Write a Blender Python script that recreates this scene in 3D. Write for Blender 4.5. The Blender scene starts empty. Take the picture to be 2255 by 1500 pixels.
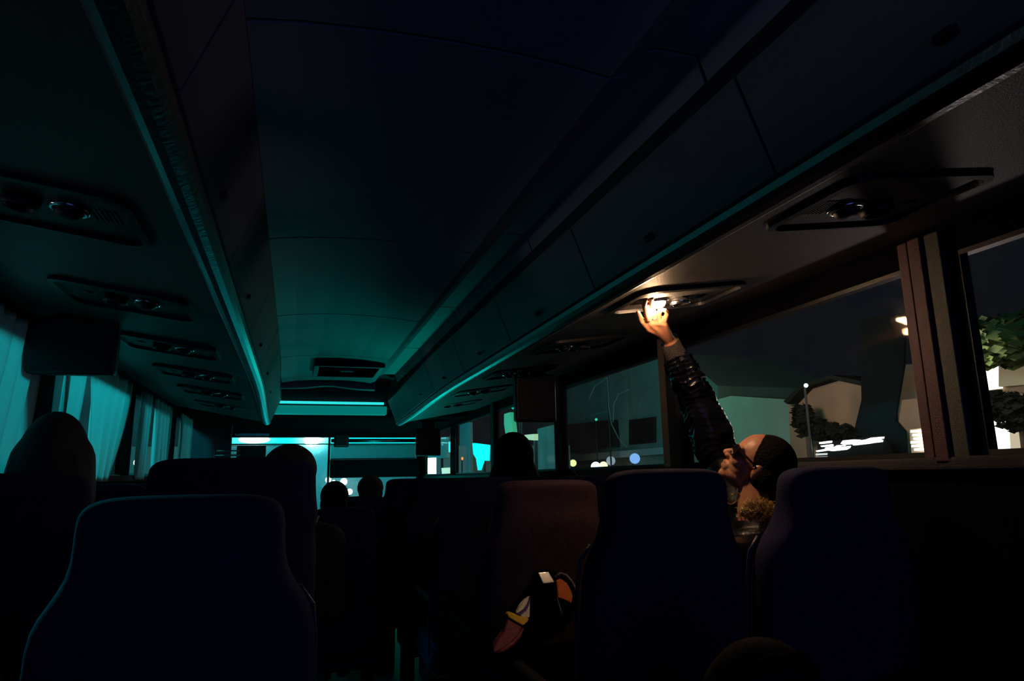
import bpy, bmesh, math, random
from mathutils import Vector, Matrix, noise
random.seed(7)
S = bpy.context.scene
COL = S.collection

# ------------------------------------------------------------------ camera
CH = 1.15                                   # camera height above the aisle floor
FPX, YAW, PITCH, ROLL = 1500.0, math.radians(17.6), math.radians(11.3), math.radians(-1.0)
cy, sy, cp, sp = math.cos(YAW), math.sin(YAW), math.cos(PITCH), math.sin(PITCH)
CF = Vector((sy*cp, cy*cp, sp)); CR = Vector((cy, -sy, 0)); CU = CR.cross(CF)
c_, s_ = math.cos(ROLL), math.sin(ROLL)
CR, CU = c_*CR + s_*CU, -s_*CR + c_*CU
cam_d = bpy.data.cameras.new('camera'); cam = bpy.data.objects.new('camera', cam_d); COL.objects.link(cam)
cam_d.sensor_width = 36; cam_d.lens = 36*FPX/2255; cam_d.clip_start = .02; cam_d.clip_end = 300
cam.matrix_world = Matrix(((CR.x, CU.x, -CF.x, 0), (CR.y, CU.y, -CF.y, 0), (CR.z, CU.z, -CF.z, CH), (0, 0, 0, 1)))
S.camera = cam

# ------------------------------------------------------------------ world, exposure
S.view_settings.view_transform = 'Standard'; S.view_settings.look = 'None'
S.view_settings.gamma = 1; S.view_settings.exposure = 0; S.view_settings.use_curve_mapping = False
w = bpy.data.worlds.new('night'); S.world = w; w.use_nodes = True
w.node_tree.nodes['Background'].inputs[0].default_value = (.5, .66, 1, 1)
w.node_tree.nodes['Background'].inputs[1].default_value = .007
S.cycles.max_bounces = 8; S.cycles.transparent_max_bounces = 16; S.cycles.sample_clamp_indirect = 4

XC0 = .30
def light(name, kind, loc, power, color, size=.1, rot=None, **kw):
    d = bpy.data.lights.new(name, kind); d.energy = power; d.color = color
    if kind == 'AREA': d.size = size
    else: d.shadow_soft_size = size
    for k, v in kw.items(): setattr(d, k, v)
    o = bpy.data.objects.new(name, d); COL.objects.link(o); o.location = (loc[0], loc[1], loc[2]+CH)
    if rot is not None: o.rotation_mode = 'QUATERNION'; o.rotation_quaternion = Vector(rot).to_track_quat('-Z', 'Y')
    return o
CYAN = (0.0, .85, 1.0)
# street light ahead and on both sides of the road, plus added fills (heights are relative to the lens)
light('street_glow_ahead', 'POINT', (-.15, 13.0, -.35), 30, (.0, .82, .9), .25)
light('low_cyan_fill', 'POINT', (1.05, 7.0, -.72), 37, (.0, .9, .76), .22)  # added unseen lamp low at the front, gives the ceiling its cyan glow
light('reading_lamp_light', 'POINT', (1.03, 1.785, .468), 1.6, (1.0, .60, .32), .012)
light('rear_blue_fill', 'AREA', (XC0, -1.6, .1), 3.6, (.16, .22, 1), 1.6, rot=(0, 1, .0))  # added fill behind the camera, lifts the dark seat backs to navy
light('street_glow_left_near', 'POINT', (-2.2, 3.6, 1.5), 300, (0, .85, .92), .3)
light('street_glow_left_far', 'POINT', (-2.6, 6.4, 1.5), 75, (.1, .8, .95), .5)
light('right_warm_fill', 'POINT', (5.5, 4.2, -1.0), 24, (1, .80, .78), .2)  # added warm fill outside, brightens the ceiling and left rack
light('left_cool_fill', 'POINT', (-4.6, 2.2, -1.0), 20, (.75, .82, 1), .2)  # added cool fill outside, brightens the right rack face
light('green_lamp_glow', 'POINT', (7.5, 14.5, 2.0), 58, (.32, 1, .66), .3)
light('shop_glow', 'POINT', (6.4, 9.3, 1.6), 110, (1, .78, .60), .3)
light('shop_glow_near', 'POINT', (7.2, 6.0, 1.3), 60, (1, .85, .6), .3)
light('cyan_wall_glow', 'POINT', (1.0, 20, 1.5), 170, CYAN, .5)

# ------------------------------------------------------------------ pixel helpers
def ray(x, y): return CF + CR*((x-1127.5)/FPX) - CU*((y-750)/FPX)
def onX(x, y, X): d = ray(x, y); return d*(X/d.x)
def onY(x, y, Y): d = ray(x, y); return d*(Y/d.y)
def onZ(x, y, Z): d = ray(x, y); return d*(Z/d.z)

# ------------------------------------------------------------------ materials
def mat(name, col, rough=.6, metal=0, bump=0, bscale=60, var=0, vscale=8, emit=None, estr=0, coat=0, sheen=0, sss=0, spec=.5):
    m = bpy.data.materials.new(name); m.use_nodes = True; nt = m.node_tree; N = nt.nodes; L = nt.links
    b = N['Principled BSDF']; b.inputs['Base Color'].default_value = (*col, 1)
    b.inputs['Roughness'].default_value = rough; b.inputs['Metallic'].default_value = metal
    b.inputs['Coat Weight'].default_value = coat; b.inputs['Sheen Weight'].default_value = sheen
    b.inputs['Specular IOR Level'].default_value = spec
    if sss: b.inputs['Subsurface Weight'].default_value = sss; b.inputs['Subsurface Radius'].default_value = (.012, .003, .0015); b.inputs['Subsurface Scale'].default_value = 1
    tc = N.new('ShaderNodeTexCoord')
    if var:
        n = N.new('ShaderNodeTexNoise'); n.inputs['Scale'].default_value = vscale; n.inputs['Detail'].default_value = 5
        r = N.new('ShaderNodeMixRGB'); r.inputs[1].default_value = (*[c*(1-var) for c in col], 1); r.inputs[2].default_value = (*[min(1, c*(1+var)) for c in col], 1)
        L.new(tc.outputs['Object'], n.inputs['Vector']); L.new(n.outputs['Fac'], r.inputs[0]); L.new(r.outputs[0], b.inputs['Base Color'])
    if bump:
        n = N.new('ShaderNodeTexNoise'); n.inputs['Scale'].default_value = bscale; n.inputs['Detail'].default_value = 4
        bp = N.new('ShaderNodeBump'); bp.inputs['Strength'].default_value = bump; bp.inputs['Distance'].default_value = .01
        L.new(tc.outputs['Object'], n.inputs['Vector']); L.new(n.outputs['Fac'], bp.inputs['Height']); L.new(bp.outputs[0], b.inputs['Normal'])
    if emit: b.inputs['Emission Color'].default_value = (*emit, 1); b.inputs['Emission Strength'].default_value = estr
    return m

def glass(name, dirt=.0, tint=(1, 1, 1), haze=.0, gloss=.05):
    m = bpy.data.materials.new(name); m.use_nodes = True; nt = m.node_tree; N = nt.nodes; L = nt.links
    N.remove(N['Principled BSDF']); out = N['Material Output']
    t = N.new('ShaderNodeBsdfTransparent'); t.inputs[0].default_value = (*tint, 1)
    g = N.new('ShaderNodeBsdfGlossy'); g.inputs['Roughness'].default_value = .04
    mx = N.new('ShaderNodeMixShader'); mx.inputs[0].default_value = gloss; L.new(t.outputs[0], mx.inputs[1]); L.new(g.outputs[0], mx.inputs[2]); last = mx
    if haze:
        h = N.new('ShaderNodeBsdfRefraction'); h.inputs['IOR'].default_value = 1.3; h.inputs['Roughness'].default_value = .36; h.inputs[0].default_value = (.9, 1, 1, 1)
        m2 = N.new('ShaderNodeMixShader'); m2.inputs[0].default_value = haze; L.new(last.outputs[0], m2.inputs[1]); L.new(h.outputs[0], m2.inputs[2]); last = m2
    if dirt:
        d = N.new('ShaderNodeBsdfTranslucent'); d.inputs[0].default_value = (.8, .8, .8, 1)
        tc = N.new('ShaderNodeTexCoord'); n = N.new('ShaderNodeTexNoise'); n.inputs['Scale'].default_value = 5; n.inputs['Detail'].default_value = 6
        r = N.new('ShaderNodeMapRange'); r.inputs[1].default_value = .35; r.inputs[2].default_value = .7; r.inputs[3].default_value = dirt*.4; r.inputs[4].default_value = dirt
        L.new(tc.outputs['Object'], n.inputs['Vector']); L.new(n.outputs['Fac'], r.inputs[0])
        m3 = N.new('ShaderNodeMixShader'); L.new(r.outputs[0], m3.inputs[0]); L.new(last.outputs[0], m3.inputs[1]); L.new(d.outputs[0], m3.inputs[2]); last = m3
    L.new(last.outputs[0], out.inputs['Surface']); return m

def cloth_thin(name, col, trans=.6, through=.0):
    m = bpy.data.materials.new(name); m.use_nodes = True; nt = m.node_tree; N = nt.nodes; L = nt.links
    N.remove(N['Principled BSDF']); out = N['Material Output']
    d = N.new('ShaderNodeBsdfDiffuse'); d.inputs[0].default_value = (*col, 1)
    t = N.new('ShaderNodeBsdfTranslucent'); t.inputs[0].default_value = (*col, 1)
    tr = N.new('ShaderNodeBsdfTransparent')
    n = N.new('ShaderNodeTexNoise'); n.inputs['Scale'].default_value = 120
    tc = N.new('ShaderNodeTexCoord'); bp = N.new('ShaderNodeBump'); bp.inputs['Strength'].default_value = .2; bp.inputs['Distance'].default_value = .004
    L.new(tc.outputs['Object'], n.inputs['Vector']); L.new(n.outputs['Fac'], bp.inputs['Height']); L.new(bp.outputs[0], d.inputs['Normal'])
    a = N.new('ShaderNodeMixShader'); a.inputs[0].default_value = trans; L.new(d.outputs[0], a.inputs[1]); L.new(t.outputs[0], a.inputs[2])
    b = N.new('ShaderNodeMixShader'); b.inputs[0].default_value = through; L.new(a.outputs[0], b.inputs[1]); L.new(tr.outputs[0], b.inputs[2])
    L.new(b.outputs[0], out.inputs['Surface']); return m

M = dict(
    ceil=mat('ceiling_laminate', (.30, .30, .32), .55, bump=.15, bscale=300, var=.08),
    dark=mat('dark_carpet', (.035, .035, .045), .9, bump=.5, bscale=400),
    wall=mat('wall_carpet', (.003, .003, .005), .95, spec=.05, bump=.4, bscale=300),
    floor=mat('rubber_floor', (.006, .006, .008), .9, spec=.1, bump=.2, bscale=200),
    rack=mat('rack_laminate', (.17, .165, .17), .5, bump=.15, bscale=350, var=.08),
    under=mat('rack_underside_vinyl', (.075, .058, .062), .5, bump=.2, bscale=350, var=.1),
    rail=mat('brushed_rail', (.30, .31, .33), .34, metal=1, bump=.12, bscale=90),
    black=mat('black_plastic', (.012, .012, .016), .45),
    plas=mat('grey_plastic', (.014, .013, .015), .55, bump=.1, bscale=300),
    chrome=mat('chrome', (.8, .8, .82), .18, metal=1),
    seat=mat('seat_plush', (.018, .018, .065), .95, bump=.25, bscale=260, var=.3, vscale=30, spec=.15),
    seatb=mat('seat_cover_brown', (.060, .034, .050), .8, bump=.25, bscale=60, var=.5, vscale=18, spec=.2),
    leather=mat('seat_trim_leather', (.06, .055, .09), .4, bump=.3, bscale=150),
    maroon=mat('maroon_trim', (.062, .012, .032), .6, bump=.2, bscale=250),
    grey=mat('grey_trim', (.028, .036, .040), .6, bump=.2, bscale=250),
    tan=mat('tan_trim', (.34, .22, .15), .6, bump=.2, bscale=250),
    skin=mat('skin', (.46, .205, .12), .42, bump=.12, bscale=180, var=.12, vscale=40, sss=.25),
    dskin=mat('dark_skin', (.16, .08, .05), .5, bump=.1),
    hair=mat('black_hair', (.004, .0035, .004), .9, bump=1, bscale=160, spec=.12),
    satin=mat('black_satin', (.004, .004, .007), .26, bump=.35, bscale=35),
    knit=mat('ribbed_knit', (.035, .03, .03), .85, bump=.8, bscale=250),
    fur=mat('golden_fur', (.62, .42, .15), .7, var=.4, vscale=60),
    jacket=mat('dark_jacket', (.02, .02, .03), .8, bump=.4, bscale=60),
    grejac=mat('grey_brown_jacket', (.013, .011, .013), .9, spec=.1, bump=.5, bscale=40),
    gold=mat('gold', (.95, .72, .35), .2, metal=1),
    pink=mat('pink_bead', (.75, .02, .25), .4),
    lens=mat('dark_lens', (.01, .006, .006), .1, coat=1),
    frame=mat('glasses_frame', (.02, .01, .01), .25),
    orange=mat('orange_cloth', (.66, .16, .03), .8, bump=.3, bscale=200),
    yellow=mat('yellow_cloth', (.95, .58, .02), .7, bump=.2, bscale=200),
    cream=mat('cream_cloth', (.95, .90, .68), .7, bump=.2, bscale=200),
    purple=mat('purple_line', (.06, .03, .18), .7),
    wine=mat('wine_cloth', (.26, .04, .06), .6, bump=.3, bscale=80),
    nylon=mat('black_nylon', (.0015, .0015, .004), .9, bump=.2, bscale=300, spec=.05),
    glassw=glass('side_glass', dirt=.02, haze=0, gloss=.008),
    windsh=glass('windshield_glass', dirt=.10, haze=.22, gloss=.03),
    curt=cloth_thin('pale_curtain', (.55, .62, .62), .65, .0),
    curtd=cloth_thin('dark_curtain', (.05, .055, .06), .4, .12),
    blind=cloth_thin('sheer_blind', (.10, .42, .42), .7, .22),
    asphalt=mat('asphalt', (.04, .04, .045), .8, bump=.4, bscale=20),
    brick=mat('brown_plaster', (.28, .18, .12), .9, bump=.4, bscale=3, var=.3, vscale=1.5),
    beige=mat('beige_plaster', (.62, .50, .36), .9, bump=.2, bscale=3, var=.15, vscale=1),
    green=mat('grey_plaster', (.30, .36, .32), .9, bump=.3, bscale=3, var=.35, vscale=.8),
    tealw=mat('pale_plaster', (.5, .55, .55), .9, var=.25, vscale=.5),
    leaf=mat('leaf_green', (.07, .12, .03), .7),
    column=mat('dark_column', (.006, .009, .010), .9, spec=0), bush=mat('bush_dark', (.01, .013, .01), .9, spec=.1),
    bark=mat('bark', (.08, .05, .03), .9, bump=.6, bscale=30),
)
def emi(name, col, s): return mat(name, (.02, .02, .02), .5, emit=col, estr=s)

# ------------------------------------------------------------------ object helpers
def thing(name, loc, label, cat, group=None, kind=None):
    o = bpy.data.objects.new(name, None); COL.objects.link(o); o.location = (loc[0], loc[1], loc[2]+CH); o.empty_display_size = .1
    o['label'] = label; o['category'] = cat
    if group: o['group'] = group
    if kind: o['kind'] = kind
    return o
def tag(o, label, cat, group=None, kind=None):
    o['label'] = label; o['category'] = cat
    if group: o['group'] = group
    if kind: o['kind'] = kind
    return o
def base_of(p):
    v = Vector((0, 0, 0))
    while p is not None: v += p.location; p = p.parent
    return v
def obj(name, bm, m, parent=None, smooth=False, bev=0, sub=0, kind=None, label=None):
    """bm holds camera-relative coordinates; the mesh is stored relative to its parent"""
    off = Vector((0, 0, CH)) - base_of(parent)
    if parent is None:
        vs = [v.co for v in bm.verts]
        c = Vector((sum(v.x for v in vs)/len(vs), sum(v.y for v in vs)/len(vs), min(v.z for v in vs)))
        off = -c
    bmesh.ops.translate(bm, verts=bm.verts, vec=off)
    bmesh.ops.recalc_face_normals(bm, faces=bm.faces)
    me = bpy.data.meshes.new(name); bm.to_mesh(me); bm.free()
    if smooth: me.polygons.foreach_set('use_smooth', [True]*len(me.polygons))
    ms = m if isinstance(m, (list, tuple)) else [m]
    for x in ms: me.materials.append(x)
    o = bpy.data.objects.new(name, me); COL.objects.link(o)
    if parent is not None: o.parent = parent
    else: o.location = c + Vector((0, 0, CH))
    if bev:
        b = o.modifiers.new('b', 'BEVEL'); b.width = bev; b.segments = 3; b.limit_method = 'ANGLE'; b.angle_limit = .6
    if sub:
        s = o.modifiers.new('s', 'SUBSURF'); s.levels = sub; s.render_levels = sub
    if kind: o['kind'] = kind
    if label: o['label'] = label
    return o
def struct(name, bm, m, **k): return obj(name, bm, m, kind='structure', **k)
def copy_tree(o, parent=None, loc=None, rotz=None, label=None, name=None):
    c = o.copy(); COL.objects.link(c); c.parent = parent
    if loc is not None: c.location = (loc[0], loc[1], loc[2]+CH)
    if rotz is not None: c.rotation_euler = (0, 0, rotz)
    if label: c['label'] = label
    for ch in list(KIDS.get(o.name, [])): copy_tree(ch, c)
    return c
KIDS = {}
def index_kids():
    KIDS.clear()
    for o in bpy.data.objects:
        if o.parent: KIDS.setdefault(o.parent.name, []).append(o)

def box(bm, x0, x1, y0, y1, z0, z1, rot=None, piv=None, mi=0):
    vs = [bm.verts.new((x, y, z)) for x in (x0, x1) for y in (y0, y1) for z in (z0, z1)]
    if rot is not None: bmesh.ops.rotate(bm, verts=vs, cent=piv or Vector(((x0+x1)/2, (y0+y1)/2, (z0+z1)/2)), matrix=rot)
    for f in ((0, 1, 3, 2), (4, 6, 7, 5), (0, 4, 5, 1), (2, 3, 7, 6), (0, 2, 6, 4), (1, 5, 7, 3)):
        bm.faces.new([vs[i] for i in f]).material_index = mi
    return vs
def BX(*a, **k): bm = bmesh.new(); box(bm, *a, **k); return bm
def prism(bm, pts, ext):
    """polygon pts (3-D) extruded by the vector ext"""
    a = [bm.verts.new(p) for p in pts]; b = [bm.verts.new(Vector(p)+Vector(ext)) for p in pts]; n = len(pts)
    bm.faces.new(a); bm.faces.new(b[::-1])
    for i in range(n): bm.faces.new((a[i], b[i], b[(i+1) % n], a[(i+1) % n]))
def loft(bm, rings, closed=True, caps=True):
    R = [[bm.verts.new(p) for p in r] for r in rings]; n = len(R[0])
    for a, b in zip(R, R[1:]):
        for i in range(n if closed else n-1): bm.faces.new((a[i], a[(i+1) % n], b[(i+1) % n], b[i]))
    if caps and closed: bm.faces.new(R[0][::-1]); bm.faces.new(R[-1])
def frame_of(d):
    d = d.normalized(); a = Vector((0, 0, 1)) if abs(d.z) < .9 else Vector((1, 0, 0))
    u = d.cross(a).normalized(); return u, d.cross(u).normalized()
def tube(bm, pts, rad, n=12, caps=True):
    pts = [Vector(p) for p in pts]; rings = []
    u = v = None
    for i, p in enumerate(pts):
        d = (pts[min(i+1, len(pts)-1)] - pts[max(i-1, 0)]).normalized()
        if u is None: u, v = frame_of(d)
        else: u = (u - d*u.dot(d)).normalized(); v = d.cross(u)
        r = rad[i] if isinstance(rad, (list, tuple)) else rad
        rings.append([p + (u*math.cos(2*math.pi*k/n) + v*math.sin(2*math.pi*k/n))*r for k in range(n)])
    loft(bm, rings, caps=caps)
def ell(bm, c, r, R=None, seg=20, rings=14):
    g = bmesh.ops.create_uvsphere(bm, u_segments=seg, v_segments=rings, radius=1)['verts']
    bmesh.ops.scale(bm, verts=g, vec=Vector(r))
    if R is not None: bmesh.ops.transform(bm, verts=g, matrix=R.to_4x4())
    bmesh.ops.translate(bm, verts=g, vec=Vector(c)); return g
def capsule(bm, a, b, ra, rb, n=14):
    a, b = Vector(a), Vector(b); d = b-a; L = d.length
    if L < 1e-6: ell(bm, a, (ra,)*3); return
    u, v = frame_of(d); d.normalize(); rings = []
    for k in range(1, 6): t = math.pi/2*(1-k/6); rings.append((a - d*ra*math.sin(t), ra*math.cos(t)))
    rings += [(a.lerp(b, t), ra+(rb-ra)*t) for t in (0, .25, .5, .75, 1)]
    for k in range(1, 6): t = math.pi/2*k/6; rings.append((b + d*rb*math.sin(t), rb*math.cos(t)))
    loft(bm, [[p + (u*math.cos(2*math.pi*i/n)+v*math.sin(2*math.pi*i/n))*r for i in range(n)] for p, r in rings])
def remeshed(bm, vox, smooth=4):
    """fuse overlapping closed shapes into one continuous skin"""
    me = bpy.data.meshes.new('t'); bmesh.ops.recalc_face_normals(bm, faces=bm.faces); bm.to_mesh(me); bm.free()
    o = bpy.data.objects.new('t', me); COL.objects.link(o)
    r = o.modifiers.new('r', 'REMESH'); r.mode = 'VOXEL'; r.voxel_size = vox
    s = o.modifiers.new('s', 'SMOOTH'); s.factor = .5; s.iterations = smooth
    dg = bpy.context.evaluated_depsgraph_get(); me2 = bpy.data.meshes.new_from_object(o.evaluated_get(dg))
    bpy.data.objects.remove(o); b2 = bmesh.new(); b2.from_mesh(me2); bpy.data.meshes.remove(me2); bpy.data.meshes.remove(me); return b2

# ------------------------------------------------------------------ bus shell
XL, XR, XC = -.90, 1.50, .30
YB, YF = -.9, 8.6
def mx(x): return 2*XC - x
struct('floor', BX(XL-.06, XR+.06, YB, YF+.2, -CH-.06, -CH), M['floor'])
# side walls with window openings
WR = [(-.55, 1.18), (1.32, 2.44), (2.586, 3.77), (3.86, 5.19), (5.28, 6.62), (6.86, 8.28)]
WL = [(.25, 2.72), (3.03, 4.10), (4.43, 5.40), (5.90, 7.0)]
def side_wall(name, x0, x1, wins, zs, zt, low=None):
    bm = bmesh.new(); box(bm, x0, x1, YB, YF, -CH, zs if low is None else zs)
    box(bm, x0, x1, YB, YF, zt, .84); y = YB
    for a, b in wins+[(YF, YF)]:
        box(bm, x0, x1, y, a, zs, zt); y = b
    return struct(name, bm, M['wall'], bev=.004)
ZS, ZT, ZSL = .03, .516, .045
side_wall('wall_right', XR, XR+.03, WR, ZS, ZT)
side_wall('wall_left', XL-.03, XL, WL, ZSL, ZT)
n = 0
for X, wins, zs in ((XR+.015, WR, ZS), (XL-.015, WL, ZSL)):
    for a, b in wins:
        n += 1
        root = thing('window_%d' % n, (X, (a+b)/2, zs), 'side window', 'window', kind='structure'); del root['label']; del root['category']
        obj('pane', BX(X-.003, X+.003, a, b, zs, ZT), M['glassw'], root)
        fr = bmesh.new(); e = .012
        for q in ((a, a+e, zs, ZT), (b-e, b, zs, ZT), (a+e, b-e, zs, zs+e), (a+e, b-e, ZT-e, ZT)): box(fr, X-.014, X+.014, *q)
        obj('window_gasket', fr, M['black'], root)
# ceiling: centre panels with open seams, cove beside the right rack
prof = [(-.112, .676), (-.02, .690), (.10, .699), (.22, .702), (.34, .699), (.44, .691), (.50, .684), (.535, .70), (.56, .745), (.60, .76), (.68, .76), (.70, .70)]
bm = bmesh.new(); seams = [YB, .98, 1.97, 2.95, 3.98, 5.05]
for a, b in zip(seams, seams[1:]):
    a += .005; b -= .005; k = 8
    ring = [(x, z) for x, z in prof] + [(x, z+.012) for x, z in prof[::-1]]
    loft(bm, [[Vector((x, y, z)) for x, z in ring] for y in (a, b)])
box(bm, -.12, .72, YB, 5.1, .80, .83)
struct('ceiling', bm, M['ceil'])
bm = bmesh.new(); box(bm, XL, XR, YB, YF+.1, .84, .88); struct('trim_1', bm, M['dark'])
# curved lip that ends the ceiling panels, dark recess and bulkhead ahead of it
bm = bmesh.new(); rr = []
for i in range(25):
    t = i/24; x = -.12 + .66*t; arch = .022*math.exp(-((t-.5)/.22)**2)
    z0 = .645+arch; rr.append([Vector((x, 5.06, z0)), Vector((x, 5.09, z0-.006)), Vector((x, 5.13, z0+.004)), Vector((x, 5.13, .72)), Vector((x, 5.06, .72))])
loft(bm, rr); struct('trim_2', bm, M['ceil'], smooth=False)
struct('trim_3', BX(-.20, .80, 5.995, 6.03, .60, .84), M['dark'])
bm = bmesh.new(); box(bm, -.24, .745, 5.98, 6.10, .548, .618); struct('trim_4', bm, emi('bulkhead_face_glow', (0, .17, .15), 1.0), bev=.008)  # cyan light falling on the bulkhead face is put in as emission
bm = bmesh.new(); tube(bm, [(-.20, 5.965, .640), (.715, 5.965, .640)], .011, 12); struct('trim_5', bm, emi('strip_edge_glint', (.03, .8, .8), 1.0), smooth=True)  # cyan reflection along the strip edge, drawn as a glowing tube
# lowered ceiling over the driver
bm = bmesh.new(); prism(bm, [(XL, 6.10, .548), (XR, 6.10, .548), (XR, 6.10, .60), (XL, 6.10, .60)], (0, 2.5, -.03)); struct('trim_6', bm, M['column'])
# front wall: frame around the windshield
bm = bmesh.new()
box(bm, XL, XR, YF, YF+.08, .505, .84); box(bm, XL, XR, YF, YF+.08, -CH, -.45)
box(bm, XL-.07, -.735, YF, YF+.08, -.45, .505); box(bm, 1.455, XR+.07, YF, YF+.08, -.45, .505)
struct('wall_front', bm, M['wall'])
root = thing('window_%d' % (n+1), (.36, YF, -.45), 'x', 'x', kind='structure'); del root['label']; del root['category']
bm = bmesh.new(); vs = [bm.verts.new(p) for p in ((-.735, YF+.04, -.45), (1.455, YF+.04, -.45), (1.455, YF+.04, .505), (-.735, YF+.04, .505))]; bm.faces.new(vs)
obj('pane', bm, M['windsh'], root)
bm = bmesh.new(); box(bm, -.735, 1.455, YF-.01, YF+.02, .418, .430); obj('crossbar', bm, M['black'], root)
bm = bmesh.new(); box(bm, .375, .40, YF-.02, YF+.03, -.45, .505); obj('divider_post', bm, M['black'], root)
# pillar trims on the right: tan, maroon, grey
for k, (y0, y1, m, dx) in enumerate(((2.51, 2.586, 'tan', .02), (2.44, 2.508, 'dark', .035), (1.286, 1.317, 'maroon', .025), (1.244, 1.282, 'maroon', .03), (1.197, 1.240, 'grey', .022), (3.77, 3.86, 'dark', .02), (5.19, 5.28, 'dark', .02))):
    struct('trim_%d' % (7+k), BX(XR-dx, XR-.0005, y0, y1, ZS-.02, .575), M[m], bev=.004)
struct('trim_14', BX(XR-.03, XR-.0005, YB, 8.2, ZS-.035, ZS-.001), M['dark'], bev=.01)
struct('trim_15', BX(XL+.0005, XL+.03, YB, 8.2, ZSL-.035, ZSL-.001), M['dark'], bev=.01)

# ------------------------------------------------------------------ luggage racks
def sm(t): t = max(0, min(1, t)); return t*t*(3-2*t)
RY0, RY1 = YB, 5.8
def rackpt(side, x, y, z):
    s = sm((y-3.4)/2.4); x = x + .03*s; z = z - .028*s*(1.0 if x < 1.0 else max(0, (1.5-x)/.5))
    return Vector((x if side > 0 else mx(x), y, z))
def rack_section(side, name, prof, y0, y1, m, parent, step=.35, **k):
    bm = bmesh.new(); nn = max(1, int(math.ceil((y1-y0)/step)))
    loft(bm, [[rackpt(side, x, y0+(y1-y0)*i/nn, z) for x, z in prof] for i in range(nn+1)])
    return obj(name, bm, m, parent, **k)
U0, U1 = (.815, .489), (1.495, .588)
racks = {}
for side, wd in ((1, 'right'), (-1, 'left')):
    r = thing('luggage_rack', (1.1 if side > 0 else mx(1.1), 3, .5), 'long closed overhead luggage rack running above the %s windows' % wd, 'luggage rack')
    racks[side] = r
    rack_section(side, 'rack_body', [(.712, .68), (.782, .492), U0, U1, (1.495, .83), (.72, .83)], RY0, RY1, M['under'], r)
    rack_section(side, 'top_trim', [(.695, .683), (.705, .665), (.712, .69), (.72, .76), (.70, .76)], RY0, RY1-.01, M['dark'], r)
    rail = [(.768, .492), (.772, .480), (.782, .471), (.795, .466), (.808, .466), (.820, .472), (.828, .481), (.826, .489), (.80, .493)]
    rack_section(side, 'rail', rail, RY0, RY1+.02, M['rail'], r, smooth=False, bev=0, label='polished metal rail along the lower edge')
    ds = [RY0, -.62, .14, .90, 1.65, 2.42, 3.18, 3.94, 4.70, 5.46, RY1]
    for a, b in zip(ds, ds[1:]):
        d = rack_section(side, 'door', [(.705, .673), (.698, .672), (.764, .500), (.774, .500)], a+.004, b-.004, M['rack'], r, step=.2)
        if b-a > .5:
            bm = bmesh.new(); y = a+.55*(b-a); P0 = rackpt(side, .750, y, .531)
            box(bm, P0.x-.008, P0.x+.006, y-.014, y+.014, .522, .536); obj('latch', bm, M['plas'], d, bev=.003)

# reading lamp panels under the racks
SL = (U1[1]-U0[1])/(U1[0]-U0[0])
def uz(x): return U0[1]+SL*(x-U0[0])
RT = Matrix.Rotation(-math.atan(SL), 3, 'Y')       # tilts a flat part to the sloping underside
def lamp_panel(X, Y, lit, label):
    z0 = uz(X); t = thing('reading_lamp_panel', (X, Y, z0), label, 'reading lamp', 'reading lamp panels under the racks')
    def loc(a, b, c): return Vector((X, Y, z0)) + RT @ Vector((a, b, c))
    def rrect(a0, a1, b0, b1, r, k=6):
        o = []
        for cx, cyy, st in ((a1-r, b1-r, 0), (a0+r, b1-r, 90), (a0+r, b0+r, 180), (a1-r, b0+r, 270)):
            for i in range(k+1): an = math.radians(st+90*i/k); o.append((cx+r*math.cos(an), cyy+r*math.sin(an)))
        return o
    # bezel ring and recessed plate
    o_, i_ = rrect(-.17, .19, -.15, .13, .05), rrect(-.155, .175, -.135, .115, .04)
    bm = bmesh.new(); loft(bm, [[loc(a, b, .002) for a, b in o_], [loc(a, b, -.010) for a, b in o_], [loc(a, b, -.012) for a, b in i_], [loc(a, b, .001) for a, b in i_]], caps=False)
    obj('bezel', bm, M['black'], t)
    bm = bmesh.new(); loft(bm, [[loc(a, b, -.002) for a, b in i_], [loc(a, b, .002) for a, b in i_]]); obj('plate', bm, M['plas'], t)
    def ringpart(nm, a, b, r, h, m, par=t, hole=True):
        bm = bmesh.new(); k = 20
        def c(rr, z): return [loc(a+rr*math.cos(2*math.pi*i/k), b+rr*math.sin(2*math.pi*i/k), z) for i in range(k)]
        if hole: loft(bm, [c(r, -.001), c(r, -h), c(r*.85, -h-.003), c(r*.72, -h), c(r*.68, -.004), c(r*.05, -.004)])
        else: loft(bm, [c(r, -.001), c(r, -h*.6), c(r*.8, -h*.9), c(r*.45, -h*1.05), c(r*.05, -h*1.1)])
        return obj(nm, bm, m, par, smooth=True)
    ringpart('lamp_ring', -.045, .01, .036, .008, M['chrome'])
    ringpart('lamp_lens', -.045, .01, .025, .024, M['lit'] if lit else M['plas'], hole=False)
    nz = ringpart('air_nozzle', .035, .01, .032, .020, M['chrome'] if lit else M['plas'])
    ringpart('nozzle_vane', .035, .01, .018, .006, M['black'], nz, hole=False)
    ringpart('call_button', .11, .0, .016, .006, M['plas'], hole=False)
    bm = bmesh.new()
    for i in range(6): bm2 = [loc(-.13+.009*i, -.03, -.004), loc(-.127+.009*i, -.03, -.004), loc(-.127+.009*i, .04, -.004), loc(-.13+.009*i, .04, -.004)]; prism(bm, bm2, RT @ Vector((0, 0, .003)))
    obj('speaker_grille', bm, M['black'], t)
    return t
M['lit'] = emi('lit_lens', (1.0, .62, .34), 460)
LX, LY = 1.075, 1.775
lamp_panel(LX, LY, True, 'reading lamp panel under the right rack, the only one lit, touched by a hand')
proto = lamp_panel(LX, LY-.76, False, 'unlit reading lamp panel under the right rack, nearest the camera')
index_kids()
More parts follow.
